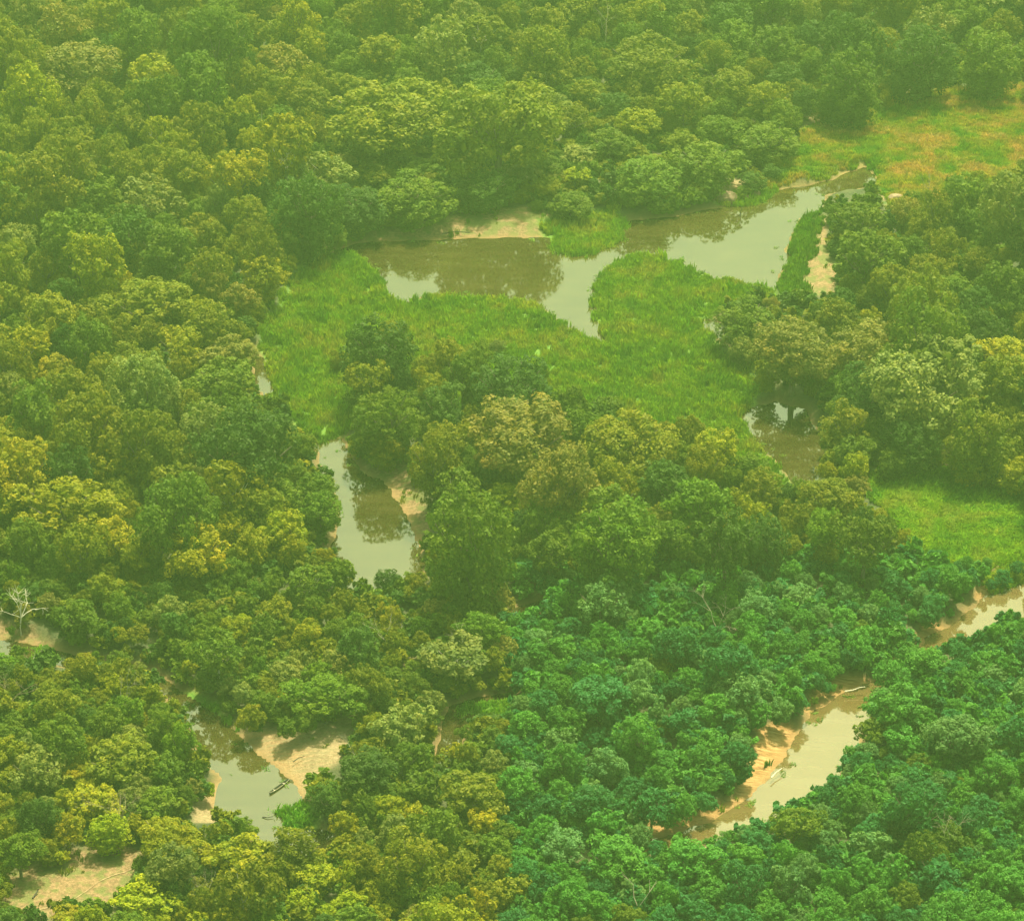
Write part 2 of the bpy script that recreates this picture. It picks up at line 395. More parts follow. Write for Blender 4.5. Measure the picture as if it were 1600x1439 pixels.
wob = (vnoise(X, Y, 3.1, 1) - .5) * 1.6 + (vnoise(X, Y, 1.3, 2) - .5) * .8
dW = sdf(X, Y, WATER) + wob * .6; dM = sdf(X, Y, MARSH) + wob
dS = sdf(X, Y, SAND) + wob; dG = sdf(X, Y, GRASS) + wob * 2; dSh = sdf(X, Y, SHORE) + wob
def land_height(dW, dM, dS, x, y):
    slope = np.where(dS < .5, 7.5, 3.2)
    h = -1.0 + 1.0 * smooth((dW + 1.6) / 1.6) + 1.5 * smooth(dW / slope)
    h = h + (vnoise(x, y, 2.2, 3) - .5) * .35 * smooth(dW / 3) + (vnoise(x, y, 17, 4) - .5) * .8 * smooth((dW - 4) / 20)
    m = smooth((.3 - dM) / 1.5)
    return h * (1 - m) + (.10 + (vnoise(x, y, 1.7, 5) - .5) * .12) * m
Z = land_height(dW, dM, dS, X, Y)
nx, ny = len(xs), len(ys)
idx = np.arange(nx * ny).reshape(ny, nx)
F = np.stack([idx[:-1, :-1], idx[:-1, 1:], idx[1:, 1:], idx[1:, :-1]], -1).reshape(-1, 4)
me = bpy.data.meshes.new('ground')
me.vertices.add(nx * ny); me.vertices.foreach_set('co', np.stack([X, Y, Z], -1).astype(np.float32).ravel())
me.loops.add(F.size); me.loops.foreach_set('vertex_index', F.astype(np.int32).ravel())
me.polygons.add(len(F)); me.polygons.foreach_set('loop_start', (np.arange(len(F)) * 4).astype(np.int32))
me.update(calc_edges=True); me.polygons.foreach_set('use_smooth', [True] * len(F))
def attr(name, a):
    q = me.attributes.new(name, 'FLOAT', 'POINT'); q.data.foreach_set('value', a.astype(np.float32).ravel())
dRed = sdf(X, Y, [SAND[q] for q in (0, 1, 2, 4, 8, 12, 13, 14)]) + wob; dOr = sdf(X, Y, SAND[15:19]) + wob * .5
attr('red', smooth((2.5 - dRed) / 2)); attr('orange', smooth((2.5 - dOr) / 2))
attr('sand', smooth((1.2 - dS) / 1.6)); attr('marsh', smooth((.8 - dM) / 1.4)); attr('grass', smooth((1.5 - np.minimum(dG, dSh)) / 3)); attr('shore', np.clip(1 - dW / 2.2, 0, 1))
m, t = new_mat('ground'); geo = N(t, 'ShaderNodeNewGeometry'); pos = geo.outputs['Position']
n1 = noise(t, pos, .35, 5); n2 = noise(t, pos, 1.6, 5, .65); n3 = noise(t, pos, .06, 3)
floor_c = ramp(t, n1, [(.35, (.030, .045, .014)), (.65, (.075, .075, .030))])
sand_c = ramp(t, n2, [(.30, (.13, .090, .048)), (.50, (.24, .168, .092)), (.68, (.34, .25, .15))])
sand_c = mixc(t, ramp(t, n3, [(.45, (0, 0, 0)), (.62, (.7, .7, .7))]), sand_c, (.33, .19, .085))
mpg = N(t, 'ShaderNodeMapping'); mpg.inputs['Rotation'].default_value = (0, 0, R(35)); mpg.inputs['Scale'].default_value = (.35, 2.6, 1); L(t, pos, mpg.inputs[0])
streak = noise(t, mpg.outputs[0], 1.0, 4, .6)
sand_c = mixc(t, ramp(t, streak, [(.42, (.75, .75, .75)), (.56, (0, 0, 0))]), sand_c, (.20, .165, .085))
A = lambda nme: N(t, 'ShaderNodeAttribute', attribute_name=nme).outputs['Fac']
red_c = ramp(t, n2, [(.32, (.10, .072, .030)), (.50, (.20, .125, .062)), (.70, (.31, .20, .11))])
green_film = ramp(t, n1, [(.48, (0, 0, 0)), (.58, (.8, .8, .8))])
red_c = mixc(t, green_film, red_c, (.10, .12, .028))
sand_c = mixc(t, A('red'), sand_c, red_c)
or_c = ramp(t, streak, [(.35, (.19, .095, .030)), (.5, (.33, .18, .065)), (.66, (.42, .27, .12))])
sand_c = mixc(t, A('orange'), sand_c, or_c)
marsh_c = ramp(t, n2, [(.35, (.05, .14, .010)), (.65, (.13, .22, .02))])
grass_c = ramp(t, n1, [(.38, (.075, .14, .02)), (.52, (.17, .17, .05)), (.66, (.30, .21, .10))])
c = mixc(t, A('grass'), floor_c, grass_c)
c = mixc(t, A('sand'), c, sand_c)
wet = N(t, 'ShaderNodeMath', operation='MULTIPLY'); L(t, A('shore'), wet.inputs[0]); wet.inputs[1].default_value = .75
c = mixc(t, wet.outputs[0], c, (.23, .135, .055))
c = mixc(t, A('marsh'), c, marsh_c)
bmp = N(t, 'ShaderNodeBump'); bmp.inputs['Strength'].default_value = .8; bmp.inputs['Distance'].default_value = .35; L(t, n2, bmp.inputs['Height'])
d = N(t, 'ShaderNodeBsdfPrincipled'); L(t, c, d.inputs['Base Color']); d.inputs['Roughness'].default_value = .9; L(t, bmp.outputs[0], d.inputs['Normal'])
o = N(t, 'ShaderNodeOutputMaterial'); L(t, d.outputs[0], o.inputs[0])
me.materials.append(m)
g = bpy.data.objects.new('ground', me); C.objects.link(g); g['kind'] = 'structure'

# water: one level sheet, silty brown, mirror-smooth with faint ripples
m, t = new_mat('water'); geo = N(t, 'ShaderNodeNewGeometry'); pos = geo.outputs['Position']
mp = N(t, 'ShaderNodeMapping'); mp.inputs['Scale'].default_value = (1, .35, 1); L(t, pos, mp.inputs[0])
rip = noise(t, mp.outputs[0], 1.1, 4); b = N(t, 'ShaderNodeBump'); b.inputs['Strength'].default_value = .10; b.inputs['Distance'].default_value = .03; L(t, rip, b.inputs['Height'])
sepx = N(t, 'ShaderNodeSeparateXYZ'); L(t, pos, sepx.inputs[0])
silt = ramp(t, noise(t, pos, .05, 3), [(.35, (.032, .027, .007)), (.65, (.048, .040, .011))])
brown = N(t, 'ShaderNodeMapRange'); brown.inputs['From Min'].default_value = 5; brown.inputs['From Max'].default_value = 25; L(t, sepx.outputs[0], brown.inputs['Value'])
nearr = N(t, 'ShaderNodeMapRange'); nearr.inputs['From Min'].default_value = 455; nearr.inputs['From Max'].default_value = 470; nearr.inputs['To Min'].default_value = 1; nearr.inputs['To Max'].default_value = 0; L(t, sepx.outputs[1], nearr.inputs['Value'])
bm = N(t, 'ShaderNodeMath', operation='MULTIPLY'); L(t, brown.outputs[0], bm.inputs[0]); L(t, nearr.outputs[0], bm.inputs[1])
silt = mixc(t, bm.outputs[0], silt, (.115, .078, .030))
mps = N(t, 'ShaderNodeMapping'); mps.inputs['Rotation'].default_value = (0, 0, R(-28)); mps.inputs['Scale'].default_value = (.25, 1.1, 1); L(t, pos, mps.inputs[0])
silt = mixc(t, ramp(t, noise(t, mps.outputs[0], .35, 5, .6), [(.42, (0, 0, 0)), (.66, (.45, .45, .45))]), silt, mixc(t, bm.outputs[0], (.075, .062, .024), (.150, .112, .052)))
d = N(t, 'ShaderNodeBsdfDiffuse'); L(t, silt, d.inputs['Color']); L(t, b.outputs[0], d.inputs['Normal'])
gl = N(t, 'ShaderNodeBsdfGlossy'); gl.inputs['Roughness'].default_value = .04; gl.inputs['Color'].default_value = (.95, .95, .9, 1); L(t, b.outputs[0], gl.inputs['Normal'])
fr = N(t, 'ShaderNodeFresnel'); fr.inputs['IOR'].default_value = 2.5; L(t, b.outputs[0], fr.inputs['Normal'])
mx = N(t, 'ShaderNodeMixShader'); L(t, fr.outputs[0], mx.inputs[0]); L(t, d.outputs[0], mx.inputs[1]); L(t, gl.outputs[0], mx.inputs[2])
o = N(t, 'ShaderNodeOutputMaterial'); L(t, mx.outputs[0], o.inputs[0])
me = mesh_from('water', [(-220, 300, 0), (220, 300, 0), (220, 820, 0), (-220, 820, 0)], [(0, 1, 2, 3)], [m])
w_o = bpy.data.objects.new('water', me); C.objects.link(w_o); w_o['kind'] = 'structure'

# ------------------------------------------------------------------ where the trees stand
TONE = {   # base colours of the leaves
 'olive green': (.145, .165, .009), 'mid green': (.090, .145, .010), 'dark green': (.050, .105, .014), 'yellow green': (.205, .220, .007),
 'lime green': (.23, .28, .008), 'pale sage green': (.165, .195, .045), 'tan green': (.190, .182, .036), 'golden green': (.26, .245, .010),
 'bright green': (.090, .170, .009), 'deep green': (.030, .140, .040), 'fresh green': (.066, .205, .028), 'soft green': (.095, .200, .062), 'pinkish grey': (.30, .22, .15)}
def zone_style(cx, cyy):
    """crown width in photograph pixels, tones with weights, template kinds"""
    if cyy < 878:
        w = 76 + 34 * max(cyy, -100) / 870
        hr = 1.05
        if cx < 520: tn = [('olive green', 5), ('mid green', 3), ('yellow green', 2.4 if cyy > 400 else 1.5), ('tan green', .6), ('golden green', .8), ('dark green', .8), ('pale sage green', .5)]
        elif cx > 1050 and cyy < 330: tn = [('mid green', 4), ('olive green', 3), ('dark green', 2), ('pale sage green', 1.2)]
        elif cyy > 560: tn = [('mid green', 4), ('bright green', 1), ('olive green', 3), ('dark green', 1), ('yellow green', 1.5), ('tan green', .4)]
        else: tn = [('olive green', 4), ('mid green', 4), ('dark green', 1), ('yellow green', .9), ('pale sage green', .8), ('tan green', .5)]
        kd = [('big', 7), ('draped', 2), ('airy', .9)]
    elif cx < 792:
        f = (cyy - 878) / 560
        w = 42 + 44 * f; hr = .95
        tn = [('mid green', 4), ('olive green', 4), ('dark green', 1.0), ('yellow green', .5 + 3.5 * f * (cx < 620)), ('lime green', .1 + 1.5 * f * f * (cx < 620)), ('pale sage green', .9), ('bright green', 1), ('golden green', .3 + .8 * f), ('tan green', .3)]
        kd = [('small', 3), ('coarse', 6), ('draped', 1), ('airy', .6)]
    else:
        f = (cyy - 878) / 560
        w = 40 + 30 * f; hr = .92
        tn = [('deep green', 3.6), ('fresh green', 5), ('soft green', 3 - 2 * f), ('mid green', .05 + .6 * f)]
        kd = [('small', 3), ('coarse', 7), ('draped', 1)]
    return w, hr, tn, kd
def pick(lst):
    ws = np.array([a[1] for a in lst], float); return lst[int(rng.choice(len(lst), p=ws / ws.sum()))][0]
trees = []    # dict: cx, cy, w, W, H, x, y, kind, tone, named
acc = []
def make_tree(cx, cyy, w, hr, kind, tone, named=None, force=False, lim=.05):
    Ht = None
    _, _, dep = ground(cx, cyy, 8.)
    Wm = w * dep / FPX; Hm = Wm * hr * (1.15 if kind == 'draped' else 1)
    x, y, dep = ground(cx, cyy, 1.2 + Hm * .56)
    x, y, dep = float(x), float(y), float(dep)
    hh = math.sqrt((Wm / 2 * sp) ** 2 + (Hm * .46 * cp) ** 2) * FPX / dep
    if not force and covers_clear(cx, cyy, w / 2 * 1.04, hh * 1.16) > lim: return None
    a = np.array([x]); bb = np.array([y])
    if not force and (sdf(a, bb, WATER)[0] < .8): return None
    return dict(cx=cx, cy=cyy, w=w, hh=hh, W=Wm, H=Hm, x=x, y=y, kind=kind, tone=tone, named=named)
def crowded(cx, cyy, w, kx, ky):
    if not acc: return False
    A_ = np.array(acc); m_ = (A_[:, 2] + w) * .5 * np.where((A_[:, 3] > 0) & (cyy > A_[:, 1]), 1.3, 1)
    return bool(((((A_[:, 0] - cx) / (m_ * kx)) ** 2 + ((A_[:, 1] - cyy) / (m_ * ky)) ** 2) < 1).any())
def add(t_):
    if t_ is None: return
    trees.append(t_); acc.append((t_['cx'], t_['cy'], t_['w'], 1 if t_['named'] else 0))
# trees the photograph lets one tell apart: (centre x, centre y, width, height ratio, template kind, tone, label)
HAND = [
 (125,112,150,.62,'big','tan green','broad tan-topped tree standing above its neighbours in the far upper left'),
 (440,105,95,.8,'big','tan green','rounded tan green tree right of the broad tan-topped tree, far upper left'),
 (235,320,110,.8,'airy','pale sage green','feathery pale tree in the left forest, level with the sandy far bank'),
 (600,190,210,.62,'big','olive green','widest spreading olive crown, in the far forest above the lagoon'),
 (775,210,200,.85,'big','olive green','very large rounded olive tree behind the sandy far bank of the lagoon'),
 (500,280,110,.8,'airy','pale sage green','pale spreading tree at the far corner of the lagoon forest'),
 (1010,105,150,.6,'big','olive green','broad flat olive crown in the far forest, right of centre'),
 (905,255,48,1.3,'airy','lime green','small lime tree with white stem on the far bank above the floating mat'),
 (890,310,80,1.0,'draped','mid green','drooping tree leaning over the floating mat on the far bank'),
 (650,300,130,1.0,'draped','mid green','tall leafy tree just behind the left half of the sandy far bank'),
 (560,300,110,1.1,'draped','dark green','dark draped tree behind the left end of the sandy far bank'),
 (760,300,110,1.0,'draped','dark green','dark draped tree behind the middle of the sandy far bank'),
 (1010,270,120,1.0,'draped','mid green','bank tree hanging above the dark channel between both pools'),
 (1100,250,120,.95,'draped','mid green','bank tree left of the pale boulders on the far bank'),
 (1200,215,110,.9,'draped','mid green','large green tree at the left end of the dry grassland'),
 (1330,140,110,1.0,'draped','mid green','green tree at the far edge of the dry grassland beside its sandy corner'),
 (1440,105,120,.9,'draped','dark green','shaded tree wall tree along the far edge of the dry grassland'),
 (1545,95,110,.9,'draped','mid green','rightmost tree along the far edge of the dry grassland'),
 (480,345,110,1.1,'draped','dark green','dark tree at the lagoon corner above the left green marsh'),
 (590,535,125,.95,'draped','dark green','dark round tree on the island between left marsh and middle marsh'),
 (655,590,48,1.25,'airy','yellow green','slim tree with bent white trunk on the island beside the marsh'),
 (800,565,145,.75,'draped','dark green','broad dark bush tree at the near edge of the middle marsh'),
 (600,660,110,.95,'draped','mid green','rounded green tree above the near stream, left end of the island'),
 (690,640,90,.9,'draped','dark green','dark green tree between the bent white trunk and the big pale tree'),
 (815,690,200,.72,'big','tan green','big pale tan tree at the centre of the island forest'),
 (985,670,160,.75,'big','olive green','wide olive tree on the near side of the middle marsh'),
 (1150,490,110,.6,'draped','mid green','low round tree standing alone where marsh meets the right forest'),
 (1240,555,150,.8,'big','tan green','golden edged tree above the small shaded inlet'),
 (1345,560,140,.75,'big','tan green','pale crowned tree left of the large olive dome in the right forest'),
 (1450,610,200,.8,'big','pale sage green','largest pale dome crown in the right forest over the inlet'),
 (1565,560,100,.7,'big','golden green','golden tree at the right edge of the right forest'),
 (1335,350,100,.7,'draped','mid green','low green tree beside the narrow end of the right pool'),
 (1360,620,110,.9,'draped','dark green','dark tree hanging over the far side of the small inlet'),
 (1420,690,110,.7,'draped','dark green','low dark tree beside the bright lawn, right of the inlet'),
 (100,800,170,.7,'big','yellow green','wide yellow green dome in the lower left corner of the upper forest'),
 (520,800,80,.8,'draped','fresh green','bright green tree on the left bank of the near stream'),
 (90,585,80,.8,'big','golden green','small golden green crown in the middle of the left forest'),
 (285,545,100,.8,'big','yellow green','bright rounded tree in the centre of the left forest'),
 (345,600,110,.75,'big','mid green','plain green dome beside the bright rounded tree of the left forest'),
 (225,480,150,.62,'big','olive green','broad olive dome in the left forest, left of the marsh'),
 (370,560,90,.8,'big','tan green','tan fringed tree at the forest edge beside the left marsh'),
 (785,785,80,.8,'big','lime green','bright lime tree right of the near stream sandbank'),
 (1300,790,110,.8,'big','olive green','olive tree left of the bright lawn, nearest the inlet'),
 # near left
 (712,1035,118,.72,'airy','pale sage green','large pale spreading tree with visible limbs near the shaded right pool'),
 (633,1142,108,.8,'coarse','pale sage green','rounded cauliflower-like pale tree between sandy point and shaded pool'),
 (682,1098,52,1.1,'coarse','pale sage green','upright silvery tree between the two largest pale trees'),
 (508,1108,128,.62,'coarse','fresh green','broad green spreading tree behind the sandy point'),
 (655,985,36,1.5,'airy','fresh green','little umbrella shaped tree with white stem beside a small glade'),
 (75,948,42,.9,'coarse','tan green','golden topped tree right of the white bare tree'),
 (125,970,80,.85,'coarse','mid green','full green tree overlooking the dark river bend, near left'),
 (145,1030,34,1.0,'airy','pale sage green','silvery sapling left of the rounded tree between the river reaches'),
 (185,1028,50,1.0,'draped','mid green','rounded tree standing between the two visible river reaches'),
 (217,1032,30,1.2,'airy','pale sage green','silvery tree on a thin pale stem beside the river reach'),
 (255,1140,60,1.2,'draped','mid green','green tree overhanging the left side of the canoe river'),
 (300,1165,60,1.2,'draped','fresh green','bushy tree at the left waterline opposite the sandy point'),
 (185,1195,115,.75,'coarse','olive green','big olive tree left of the canoe river'),
 (55,1210,100,.85,'coarse','pale sage green','tall greyish green tree at the left edge, near left forest'),
 (22,1225,62,.8,'coarse','yellow green','yellow green ball crown at the left edge beside the greyish tree'),
 (250,1260,90,.75,'coarse','mid green','mid green dome left of the small sandy landing'),
 (150,1262,110,.55,'coarse','yellow green','flat yellow green crown above the dry brushwood'),
 (105,1300,70,.95,'coarse','golden green','golden green tree above the dirt clearing'),
 (30,1340,85,.9,'coarse','mid green','dense green tree at the left of the dirt clearing'),
 (262,1318,125,.62,'coarse','yellow green','wide bright dome right of the dirt clearing'),
 (375,1345,110,.7,'coarse','yellow green','bright yellow green dome nearest the reedy pool'),
 (145,1395,70,.95,'coarse','lime green','lime green tree standing in front of the dirt clearing'),
 (110,1425,70,.6,'coarse','golden green','golden bush at the bottom edge below the dirt clearing'),
 (225,1415,110,.6,'coarse','lime green','lime domes at the bottom edge right of the dirt clearing'),
 (500,1378,75,.7,'coarse','lime green','upper lime ball crown of the bottom edge cluster'),
 (470,1415,60,.8,'coarse','lime green','left lime ball crown of the bottom edge cluster'),
 (545,1415,60,.8,'coarse','lime green','right lime ball crown of the bottom edge cluster'),
 (590,1395,62,.7,'coarse','yellow green','yellow green crown closing the bottom edge cluster on the right'),
 (540,1290,62,.95,'coarse','yellow green','yellow topped dark tree right of the reedy pool'),
 (500,1240,70,.9,'draped','dark green','dark green tree at the tip of the sandy point'),
 (570,1215,110,.75,'coarse','dark green','dark mixed tree on the bank right of the sandy point'),
 (660,1190,80,.8,'coarse','mid green','green tree left of the tiny glinting pool'),
 (735,1250,110,.75,'coarse','olive green','olive tree with pale top below the tiny glinting pool'),
 # near right
 (940,945,105,.8,'coarse','soft green','rounded hill-like tree behind the tiny pond, near right forest'),
 (935,1100,110,.8,'coarse','deep green','large dark dome in the middle left of the teal forest'),
 (1160,1085,90,.9,'coarse','soft green','tall draped dome left of the sandbar, teal forest'),
 (1120,1110,70,.9,'coarse','fresh green','fresh green rounded tree left of the tall draped dome'),
 (1090,1190,55,.85,'coarse','fresh green','single light green ball tree just left of the orange sandbar'),
 (1245,935,60,.6,'coarse','soft green','hazy rounded tree at the top of the teal forest'),
 (1400,1110,100,.85,'coarse','fresh green','bank tree leaning over the brown river from the right'),
 (1450,1040,70,.8,'coarse','fresh green','first tree right of the hidden river bend'),
 (1392,1052,62,.9,'draped','fresh green','dense tree hiding the river between its two lower right reaches'),
 (1430,1022,56,.9,'coarse','fresh green','small tree hiding the near end of the upper right reach'),
 (1362,1092,50,.8,'coarse','soft green','low tree at the upper end of the wide brown reach'),
 (960,1345,110,.75,'coarse','fresh green','full tree hiding the lower end of the brown river'),
 (880,1330,90,.7,'coarse','soft green','pale leaved tree in the lower left of the teal forest'),
 (1090,1330,100,.8,'coarse','fresh green','green dome on the near bank of the brown river'),
 (1240,1290,90,.75,'coarse','mid green','dome right below the wide part of the brown river'),
 (1500,1160,110,.8,'coarse','soft green','wide hazy green dome in the right part of the teal forest'),
 (1560,1215,70,1.0,'coarse','fresh green','ribbed cascading tree at the right edge of the teal forest'),
]
for h in HAND:
    if h[5] == 'fresh green' and h[0] < 792: h = (*h[:5], 'bright green', h[6])                                    # nudge each clear of the open water and sand
    if 215 <= h[1] <= 350 and 540 < h[0] < 1250: h = (h[0], h[1] + (24 if h[0] < 950 else 8), h[2], h[3] * .5, *h[4:])
    cx_, cy_, w_h = h[:3]; t_ = make_tree(cx_, cy_, w_h, *h[3:6], named=h[6], force=True)
    for it in range(24):
        c0 = covers_clear(t_['cx'], t_['cy'], t_['w'] / 2 * 1.05, t_['hh'] * 1.25)
        if c0 < .02: break
        opts = [(covers_clear(t_['cx'] + dx, t_['cy'] + dy, t_['w'] / 2 * 1.05, t_['hh'] * 1.25), dx, dy) for dx, dy in ((0, -5), (0, 5), (-5, 0), (5, 0))]
        c1, dx, dy = min(opts)
        t_ = make_tree(t_['cx'] + dx, t_['cy'] + dy, t_['w'] * (.97 if it > 5 else 1), *h[3:6], named=h[6], force=True)
    add(t_)
def darts(n, scale, kx, ky, lo=.72, hi=1.35, lim=.02, box=(-330, 1930, -170, 1600)):
    for _ in range(n):
        cx = rng.uniform(box[0], box[1]); cyy = rng.uniform(box[2], box[3])
        w, hr, tn, kd = zone_style(cx, cyy)
        w *= scale * min(1.9, max(lo, rng.lognormal(0, .28)))
        if crowded(cx, cyy, w, kx, ky): continue
        add(make_tree(cx, cyy, w, hr * rng.uniform(.85, 1.25) * ((.50 if cyy > 215 else .72) if 120 < cyy < 350 and 500 < cx < 1250 else 1), pick(kd), pick(tn), lim=lim))
darts(9000, 1.0, .70, .36)
darts(9000, .72, .66, .34)
darts(9000, .46, .58, .30, lim=.03)
print('trees', len(trees))
# edges of the open ground get draped trees so that no bare trunks face the water
for t_ in trees:
    if t_['named'] is None and t_['kind'] in ('big', 'airy') and t_['cy'] < 878:
        if covers_clear(t_['cx'], t_['cy'] + t_['hh'] + 12, t_['w'] / 2, 22) > .15: t_['kind'] = 'draped'

def area_in_frame(t_):
    x0, x1 = max(0, t_['cx'] - t_['w'] / 2), min(PW, t_['cx'] + t_['w'] / 2)
    y0, y1 = max(0, t_['cy'] - t_['hh']), min(PH, t_['cy'] + t_['hh'])
    return max(0, x1 - x0) * max(0, y1 - y0) * (100 if t_['named'] else 1)
trees.sort(key=area_in_frame, reverse=True)
MAX_SINGLE = 296
single, rest = trees[:MAX_SINGLE], trees[MAX_SINGLE:]
hz = lambda x, y: float(land_height(*(np.array([v]) for v in (sdf(np.array([x]), np.array([y]), WATER)[0], sdf(np.array([x]), np.array([y]), MARSH)[0], 9., x, y)))[0])
def jitter(tone):
    c = np.array(TONE[tone]); f = rng.uniform(.84, 1.18); g_ = rng.uniform(-.07, .07)
    return tuple(float(v) for v in c * f * np.array((1 + g_, 1, 1 - g_)))

# labels: look + place; repeats of a look in one place are told apart from left to right
ANCH = [(60,40,'in the far top left corner'),(280,40,'at the top edge, left'),(520,60,'at the top edge, left of centre'),(760,60,'at the top edge, centre'),
 (1000,50,'at the top edge, right of centre'),(1230,50,'at the top edge above the dry grassland corner'),(1500,40,'in the far top right corner'),
 (90,230,'below the broad tan-topped tree'),(330,200,'in the far forest, left'),(80,400,'at the left edge, upper forest'),(330,380,'left of the lagoon'),
 (480,170,'beside the widest olive crown'),(900,180,'in the far forest above the floating mat'),(1120,170,'behind the boulders of the far bank'),
 (700,300,'right behind the sandy far bank'),(1450,350,'below the dry grassland'),(1560,430,'at the right edge, upper forest'),(1400,440,'right of the reddish sand strip'),
 (1300,520,'above the small inlet'),(1530,680,'right of the largest pale dome'),(130,540,'in the left forest, middle'),(380,460,'left of the green marsh'),
 (60,700,'at the left edge below the golden crown'),(250,690,'in the left forest, lower middle'),(430,700,'between left forest and near stream'),(300,820,'in the left forest, above the brush slope'),
 (620,620,'on the island beside the marsh'),(720,780,'right of the near stream'),(900,800,'in the lower island forest, centre'),(1080,780,'in the lower island forest, right'),(1220,830,'between island forest and bright lawn'),
 (150,910,'near the white bare tree'),(400,930,'at the far side of the canoe river forest'),(600,930,'in the fine-grained forest above the glade'),(740,950,'above the large pale limbed tree'),
 (90,1110,'left of the canoe river'),(330,1010,'right above the canoe river'),(620,1060,'around the cauliflower-like tree'),(640,1280,'right of the reedy pool'),
 (720,1380,'at the bottom edge, middle'),(330,1290,'near the small sandy landing'),(100,1290,'behind the dirt clearing'),(420,1410,'at the bottom edge beside the lime cluster'),
 (860,920,'beside the tiny pond'),(1050,930,'at the top of the teal forest'),(1350,940,'left of the upper river reach'),(870,1090,'at the left of the teal forest'),
 (1080,1060,'in the middle of the teal forest'),(960,1230,'left of the orange sandbar'),(1540,1060,'right of the upper river reach'),(1440,1180,'right of the wide river reach'),
 (1300,1300,'below the wide river reach'),(1540,1300,'at the right edge, near right forest'),(900,1400,'at the bottom edge of the teal forest, left'),(1150,1400,'at the bottom edge of the teal forest, middle'),(1430,1410,'at the bottom edge of the teal forest, right')]
SHAPE = {'big': 'domed', 'draped': 'bushy', 'small': 'rounded', 'coarse': 'leafy', 'airy': 'open-crowned'}
def label_all():
    cl = {}
    for t_ in single:
        if t_['named']: t_['label'] = t_['named']; continue
        a = min(ANCH, key=lambda q: (q[0] - t_['cx']) ** 2 + ((q[1] - t_['cy']) * 1.4) ** 2)
        z = zone_style(t_['cx'], t_['cy'])[0]
        size = 'large' if t_['w'] > 1.18 * z else ('small' if t_['w'] < .85 * z else 'medium')
        cl.setdefault((size, t_['tone'], SHAPE[t_['kind']], a[2]), []).append(t_)
    for (size, tone, shape, ph), ts in cl.items():
        ts.sort(key=lambda q: q['cx'])
        base = f'{size} {tone} {shape} tree {ph}'
        o = {1: [''], 2: [', left one', ', right one'], 3: [', leftmost', ', middle one', ', rightmost']}.get(len(ts)) or [f', {("first","second","third","fourth","fifth","sixth","seventh","eighth")[min(i,7)]} from left' for i in range(len(ts))]
        for q, e in zip(ts, o): q['label'] = base + e
label_all()
def group_of(t_):
    if t_['cy'] < 878: return 'forest trees around the lagoon and marsh'
    return 'forest trees around the canoe river' if t_['cx'] < 792 else 'forest trees along the brown river'
def template_of(t_):
    a, b_ = KIND[t_['kind']]
    if t_['w'] > 105 and t_['kind'] == 'draped': return int(rng.integers(35, 37))
    if t_['w'] > 118 and t_['kind'] != 'airy': return int(rng.integers(*KIND['fine']))
    if t_['kind'] == 'coarse' and t_['w'] > 75: a, b_ = (0, 9) if rng.random() < .35 else (a, b_)
    return int(rng.integers(a, b_))
for t_ in single:
    k = template_of(t_)
    e = bpy.data.objects.new('forest_tree', None); C.objects.link(e)
    e.empty_display_size = 1
    e.location = (t_['x'], t_['y'], hz(t_['x'], t_['y'])); e.rotation_euler = (0, 0, rng.uniform(0, 6.28))
    s = t_['W'] / 12.2; ax = rng.uniform(.9, 1.12)
    e.scale = (s * ax, s / ax, t_['H'] / NOMH[k])
    e['label'] = t_['label']; e['category'] = 'tree'; e['group'] = group_of(t_)
    cr = bpy.data.objects.new('crown', TEMPL[k]); C.objects.link(cr); cr.parent = e; cr['tint'] = jitter(t_['tone'])
    pale = t_['kind'] == 'airy'
    tk = bpy.data.objects.new('trunk', (PALE_TRUNKS[int(rng.integers(2))] if pale else TRUNKS[int(rng.integers(4))])); C.objects.link(tk); tk.parent = e
    if k >= 9 and k < 13: tk.scale = (1, 1, 14 / 12)

